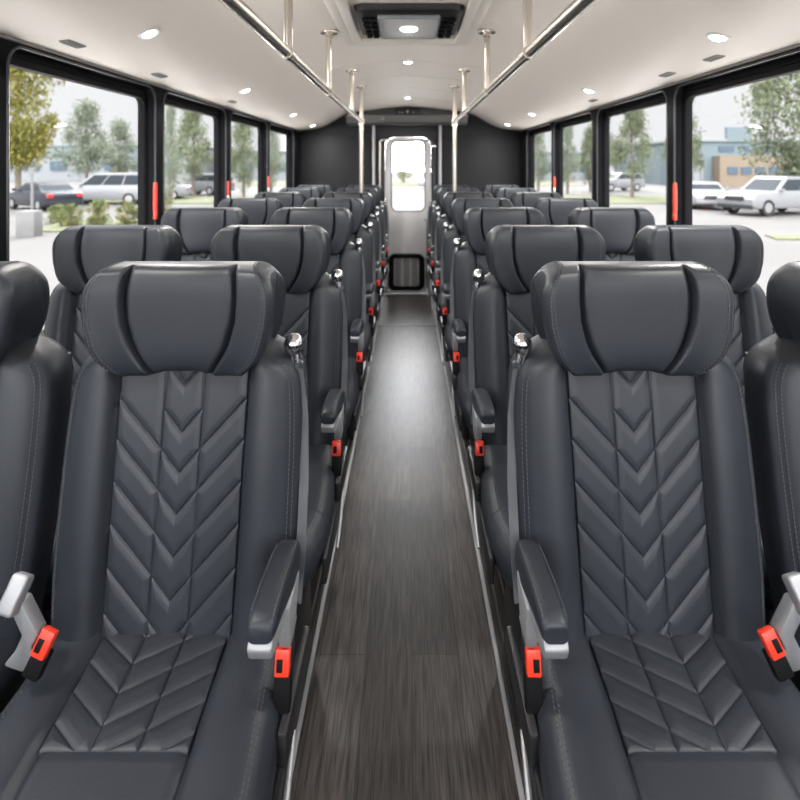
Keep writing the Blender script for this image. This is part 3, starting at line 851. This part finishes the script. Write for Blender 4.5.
tree(16.2, 48, 5.6, 2.4, 1.2, ('green', 'cone'), 'green tree at the right of the third right window')
tree(11.1, 46, 5.6, 2.3, 1.2, ('grey', 'cone'), 'pale tree filling the fourth right window')
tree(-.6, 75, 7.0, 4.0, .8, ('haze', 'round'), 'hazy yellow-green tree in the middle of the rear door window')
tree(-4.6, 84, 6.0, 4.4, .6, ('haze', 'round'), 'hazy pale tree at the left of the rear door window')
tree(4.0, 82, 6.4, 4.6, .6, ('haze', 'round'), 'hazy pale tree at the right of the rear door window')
def shrub(x, y, h, w, label):
    o = empty('shrub', (x, y, GZ), random.random() * 6.28)
    fo = bpy.data.objects.new('foliage', FM[('shrub', 'round')]); COL.objects.link(fo); fo.parent = o
    fo.location = (0, 0, -.1); fo.scale = (w, w, h + .1)
    m = MB(); m.tube([(0, 0, -.03), (.02, 0, h * .6)], [.03, .01], 6); m.build('stem', M['bark'], o)
    tag(o, label, 'shrub', 'low shrubs in the planting strip')
shrub(-13.0, 20.8, .80, .95, 'low shrub beside the white concrete block')
shrub(-12.0, 21.0, .95, .95, 'olive shrub second from the white concrete block')
shrub(-11.0, 21.2, .85, .95, 'low spreading shrub in front of the white van')
shrub(-10.3, 22.3, 1.25, 1.1, 'tall shrub by the first pillar left of the aisle')
shrub(-14.3, 22.0, .7, .95, 'low shrub in front of the dark sedan')
# white block and sign post
m = MB(); m.box((-12.55, 17.9, GZ + .42), (.62, .45, .88), bev=.04); tag(m.build('concrete_block', M['concrete']), 'white concrete block on the pavement outside the first left window', 'block')
m = MB(); m.tube([(-12.95, 18.6, GZ), (-12.95, 18.6, GZ + 2.25)], .045, 8); m.box((-12.95, 18.56, GZ + 2.15), (.16, .02, .22)); tag(m.build('sign_post', M['pole_grey']), 'thin pale post rising behind the white concrete block', 'post')
m = MB(); m.tube([(24.4, 45, GZ), (24.4, 45, GZ + 5.6)], [.09, .05], 8); m.box((24.4, 45, GZ + 5.2), (1.0, .1, .1)); tag(m.build('utility_pole', M['pole_grey']), 'thin utility pole in front of the blue building', 'pole')
# vehicles
def car(x, y, rz, kind, paint, label, tail=False):
    o = empty('pickup_truck' if kind == 'pickup' else ('van' if kind == 'van' else 'car'), (x, y, GZ), rz)
    P = {'sedan': dict(L=4.6, W=1.8, body=[(-2.3, .35), (-2.3, .85), (-2.15, .98), (-1.3, 1.02), (1.0, .98), (2.1, .82), (2.3, .62), (2.3, .32), (1.9, .24), (-1.9, .24)],
                       cab=[(-1.75, 1.0), (-1.05, 1.42), (.25, 1.44), (1.15, .96)], wh=(-1.4, 1.42), r=.33),
         'suv': dict(L=4.6, W=1.9, body=[(-2.3, .4), (-2.3, 1.0), (-2.2, 1.1), (1.05, 1.1), (2.1, .98), (2.3, .75), (2.3, .4), (1.9, .3), (-1.9, .3)],
                     cab=[(-2.2, 1.08), (-1.95, 1.66), (.1, 1.70), (1.1, 1.08)], wh=(-1.4, 1.42), r=.37),
         'van': dict(L=5.0, W=1.95, body=[(-2.5, .4), (-2.5, 1.15), (1.3, 1.15), (2.3, .98), (2.5, .75), (2.5, .4), (2.1, .3), (-2.1, .3)],
                     cab=[(-2.48, 1.13), (-2.35, 1.88), (.5, 1.90), (1.4, 1.13)], wh=(-1.55, 1.6), r=.36),
         'pickup': dict(L=5.3, W=1.95, body=[(-2.65, .5), (-2.65, 1.16), (1.0, 1.16), (2.35, 1.08), (2.6, .85), (2.6, .45), (2.2, .36), (-2.2, .36)],
                        cab=[(-1.95, 1.12), (-1.75, 1.80), (.25, 1.82), (1.15, 1.12)], wh=(-1.6, 1.65), r=.40)}[kind]
    W = P['W'] / 2
    m = MB(); m.prism(P['body'], 'Y', -W, W, .07); m.build('body', paint, o)
    cab = P['cab']; m = MB()
    cx = sum(p[0] for p in cab) / 4
    ring = lambda wy, k: [(p[0], wy * (1. if p[1] < 1.2 else .84), p[1]) for p in cab]
    m.loft([ring(-W * .96, 0), ring(W * .96, 0)]); m.build('cabin', paint, o)
    z0, z1 = cab[0][1] + .06, cab[1][1] - .10
    def px(a, b, z): return a[0] + (b[0] - a[0]) * (z - a[1]) / (b[1] - a[1])
    nwin = 3 if kind in ('van', 'suv') else 2
    xa0, xa1 = px(cab[0], cab[1], z0) + .12, px(cab[0], cab[1], z1) + .12
    xb0, xb1 = px(cab[3], cab[2], z0) - .14, px(cab[3], cab[2], z1) - .14
    def wy(z): return W * .96 * (1 + (.84 - 1) * (z - cab[0][1]) / (cab[1][1] - cab[0][1])) + .012
    for s in (-1, 1):
        for k in range(nwin):
            u0, u1 = (k + .03) / nwin, (k + .97) / nwin
            m = MB(); q = [(xa0 + (xb0 - xa0) * u0, z0), (xa0 + (xb0 - xa0) * u1, z0), (xa1 + (xb1 - xa1) * u1, z1), (xa1 + (xb1 - xa1) * u0, z1)]
            m.loft([[(a, s * (wy(b) - .03), b) for a, b in q], [(a, s * wy(b), b) for a, b in q]]); m.build('side_window', M['car_glass'], o, smooth=False)
    for nm, a, b, dx in (('windscreen', cab[3], cab[2], .02), ('rear_window', cab[0], cab[1], -.02)):
        m = MB(); pts = [(px(a, b, z0), z0), (px(a, b, z1), z1)]
        m.loft([[(pts[0][0] + d, -wy(z0) + .10, z0), (pts[0][0] + d, wy(z0) - .10, z0), (pts[1][0] + d, wy(z1) - .10, z1), (pts[1][0] + d, -wy(z1) + .10, z1)] for d in (-abs(dx), abs(dx))]); m.build(nm, M['car_glass'], o, smooth=False)
    for s in (-1, 1):
        for xw in P['wh']:
            r = P['r']
            t = MB().lathe([(r * .62, -.10), (r * .95, -.11), (r, -.06), (r, .06), (r * .95, .11), (r * .62, .10)], (xw, s * (W - .10), r), 'Y').build('wheel', M['tyre'], o)
            MB().lathe([(.02, -.105), (r * .60, -.10), (r * .62, .0), (r * .60, .10), (.02, .105)], (xw, s * (W - .10), r), 'Y', 10).build('rim', M['rim'], t)
    Lx = max(p[0] for p in P['body']); zl = P['body'][-4][1] if False else (.72 if kind == 'sedan' else .86)
    for s in (-1, 1):
        MB().box((Lx - .06, s * (W - .25), zl), (.16, .38, .16), bev=.03).build('headlamp', M['headlamp'], o)
        MB().box((-Lx + .04, s * (W - .18), zl + .08), (.12, .30, .18), bev=.03).build('tail_lamp', M['tail_red'], o)
        MB().box((cab[3][0] - .25, s * (W + .09), cab[0][1] + .08), (.12, .18, .14), bev=.03).build('wing_mirror', paint, o)
    MB().box((Lx - .01, 0, zl - .05), (.06, 1.0, .22), bev=.02).build('grille', M['car_trim'], o)
    MB().box((Lx - .02, 0, .44), (.10, P['W'] * .96, .20), bev=.03).build('bumper', M['car_trim'] if kind in ('pickup', 'van') else paint, o)
    MB().box((-Lx + .02, 0, .44), (.10, P['W'] * .96, .20), bev=.03).build('bumper', M['car_trim'] if kind in ('pickup', 'van') else paint, o)
    tag(o, label, {'pickup': 'truck', 'van': 'van'}.get(kind, 'car'))
car(17.8, 26.2, PI - .30 + .62, 'pickup', M['car_white'], 'white crew-cab pickup with a black bumper parked in the first right window')
car(16.5, 30.3, -PI / 2 - .25, 'sedan', M['car_white'], 'white sedan seen end-on left of the white pickup')
car(-19.6, 29.0, PI - .55, 'sedan', M['car_dark'], 'dark sedan with red tail lamps under the yellow-green tree')
car(-18.3, 33.0, PI + .1, 'van', M['car_white'], 'white van parked behind the shrubs in the first left window')
car(-17.6, 37.5, PI + .2, 'sedan', M['car_white'], 'white car partly hidden at the right end of the white van')
car(-16.4, 43.5, PI - .4, 'suv', M['car_silver'], 'silver car beyond the grass in the second left window')
car(19.4, 50.0, PI + .3, 'suv', M['car_white'], 'pale car beyond the grass in the second right window')
car(3.4, 54.0, PI + .1, 'sedan', M['car_silver'], 'small pale car seen through the rear door window')
# buildings
def building(name, x0, x1, y, h, dep, mats, label, extras):
    o = empty(name, (0, 0, 0))
    m = MB(); m.box(((x0 + x1) / 2, y + dep / 2, GZ + h / 2), (x1 - x0, dep, h)); m.build('wall', mats[0], o, smooth=False)
    m = MB(); m.box(((x0 + x1) / 2, y + dep / 2, GZ + h + .15), (x1 - x0 + .5, dep + .5, .35), bev=.05); m.build('roof', mats[1], o, smooth=False)
    for nm, bx0, bx1, bz0, bz1, yo, mt in extras:
        m = MB(); m.box(((bx0 + bx1) / 2, y - yo / 2 + .1, GZ + (bz0 + bz1) / 2), (bx1 - bx0, yo + .2, bz1 - bz0)); m.build(nm, mt, o, smooth=False)
    tag(o, label, 'building')
building('office_building', 30.5, 62, 60, 5.0, 20, (M['bldg_blue'], M['bldg_pale']), 'low blue-grey building with a tan wing beyond the white pickup',
         [('tan_wing', 33.8, 44, 0, 3.4, 1.5, M['bldg_tan']), ('roof_box', 35.3, 38, 5.0, 6.6, .3, M['bldg_blue'])] +
         [('window', 34.6 + 1.5 * k, 35.7 + 1.5 * k, 1.4, 2.2, 1.6, M['bldg_glass']) for k in range(6)] +
         [('window', 34.5 + 2.3 * k, 36.2 + 2.3 * k, 3.9, 4.5, .1, M['bldg_glass']) for k in range(4)] + [('pale_wall', 30.6, 32.6, 0, 3.2, .4, M['bldg_pale'])])
building('warehouse', -66, -34, 84, 5.2, 20, (M['bldg_pale'], M['bldg_blue']), 'long pale-blue warehouse far behind the white van',
         [('blue_band', -65.5, -34.5, 3.6, 4.7, .2, M['bldg_blue'])] + [('window', -64 + 4.2 * k, -61.5 + 4.2 * k, 1.6, 3.0, .2, M['bldg_glass']) for k in range(7)] + [('tan_bay', -45.5, -44, 0, 3.0, .6, M['bldg_tan'])])
building('low_building', -32, -19, 90, 4.4, 16, (M['bldg_pale'], M['bldg_blue']), 'low pale building behind the trees of the second left window',
         [('window', -31 + 3 * k, -29 + 3 * k, 1.4, 2.8, .2, M['bldg_glass']) for k in range(4)])
building('low_building', 18, 30, 88, 4.2, 16, (M['bldg_pale'], M['bldg_blue']), 'low pale building behind the trees of the second right window',
         [('window', 19 + 3 * k, 21 + 3 * k, 1.4, 2.8, .2, M['bldg_glass']) for k in range(4)])

# ------------------------------------------------------------------ sky: bright overcast
w = bpy.data.worlds.new('World'); scene.world = w; w.use_nodes = True
N, L = w.node_tree.nodes, w.node_tree.links
bg = N['Background']
tc = N.new('ShaderNodeTexCoord'); sp = N.new('ShaderNodeSeparateXYZ'); L.new(tc.outputs['Generated'], sp.inputs[0])
mr = N.new('ShaderNodeMapRange'); mr.inputs['From Min'].default_value = .12; mr.inputs['From Max'].default_value = .9
mr.inputs['To Min'].default_value = .49; mr.inputs['To Max'].default_value = 2.7
L.new(sp.outputs['Z'], mr.inputs['Value'])
bg.inputs['Color'].default_value = (.97, .975, 1., 1)
dp = N.new('ShaderNodeVectorMath'); dp.operation = 'DOT_PRODUCT'; dp.inputs[1].default_value = (0, 1, 0)
fl = N.new('ShaderNodeVectorMath'); fl.operation = 'MULTIPLY'; fl.inputs[1].default_value = (1, 1, 0); L.new(tc.outputs['Generated'], fl.inputs[0])
nm = N.new('ShaderNodeVectorMath'); nm.operation = 'NORMALIZE'; L.new(fl.outputs[0], nm.inputs[0]); L.new(nm.outputs[0], dp.inputs[0])
lo = N.new('ShaderNodeMapRange'); lo.interpolation_type = 'SMOOTHSTEP'; lo.inputs['From Min'].default_value = .972; lo.inputs['From Max'].default_value = 1.
lo.inputs['To Min'].default_value = 0; lo.inputs['To Max'].default_value = 15.; L.new(dp.outputs['Value'], lo.inputs['Value'])
l2 = N.new('ShaderNodeMapRange'); l2.interpolation_type = 'SMOOTHSTEP'; l2.inputs['From Min'].default_value = -.5; l2.inputs['From Max'].default_value = -1.
l2.inputs['To Min'].default_value = 0; l2.inputs['To Max'].default_value = 3.2; L.new(dp.outputs['Value'], l2.inputs['Value'])
a0 = N.new('ShaderNodeMath'); a0.operation = 'ADD'; L.new(mr.outputs[0], a0.inputs[0]); L.new(l2.outputs[0], a0.inputs[1])
ad = N.new('ShaderNodeMath'); ad.operation = 'ADD'; L.new(a0.outputs[0], ad.inputs[0]); L.new(lo.outputs[0], ad.inputs[1])
L.new(ad.outputs[0], bg.inputs['Strength'])

# ------------------------------------------------------------------ camera
cd = bpy.data.cameras.new('camera'); cam = bpy.data.objects.new('camera', cd); COL.objects.link(cam)
cam.location = (0, 0, CAMZ); cam.rotation_euler = (PI / 2, 0, 0)
cd.sensor_width = 36; cd.lens = 540 / 800 * 36
cd.shift_x = -8 / 800; cd.shift_y = -234.5 / 800
cd.clip_start = .02; cd.clip_end = 500
cd.dof.use_dof = True; cd.dof.focus_distance = 1.28; cd.dof.aperture_fstop = 3.6
scene.camera = cam
vs = scene.view_settings
vs.view_transform = 'Standard'; vs.look = 'None'; vs.exposure = 1.1; vs.gamma = 1; vs.use_curve_mapping = False
scene.cycles.max_bounces = 10; scene.cycles.transparent_max_bounces = 12
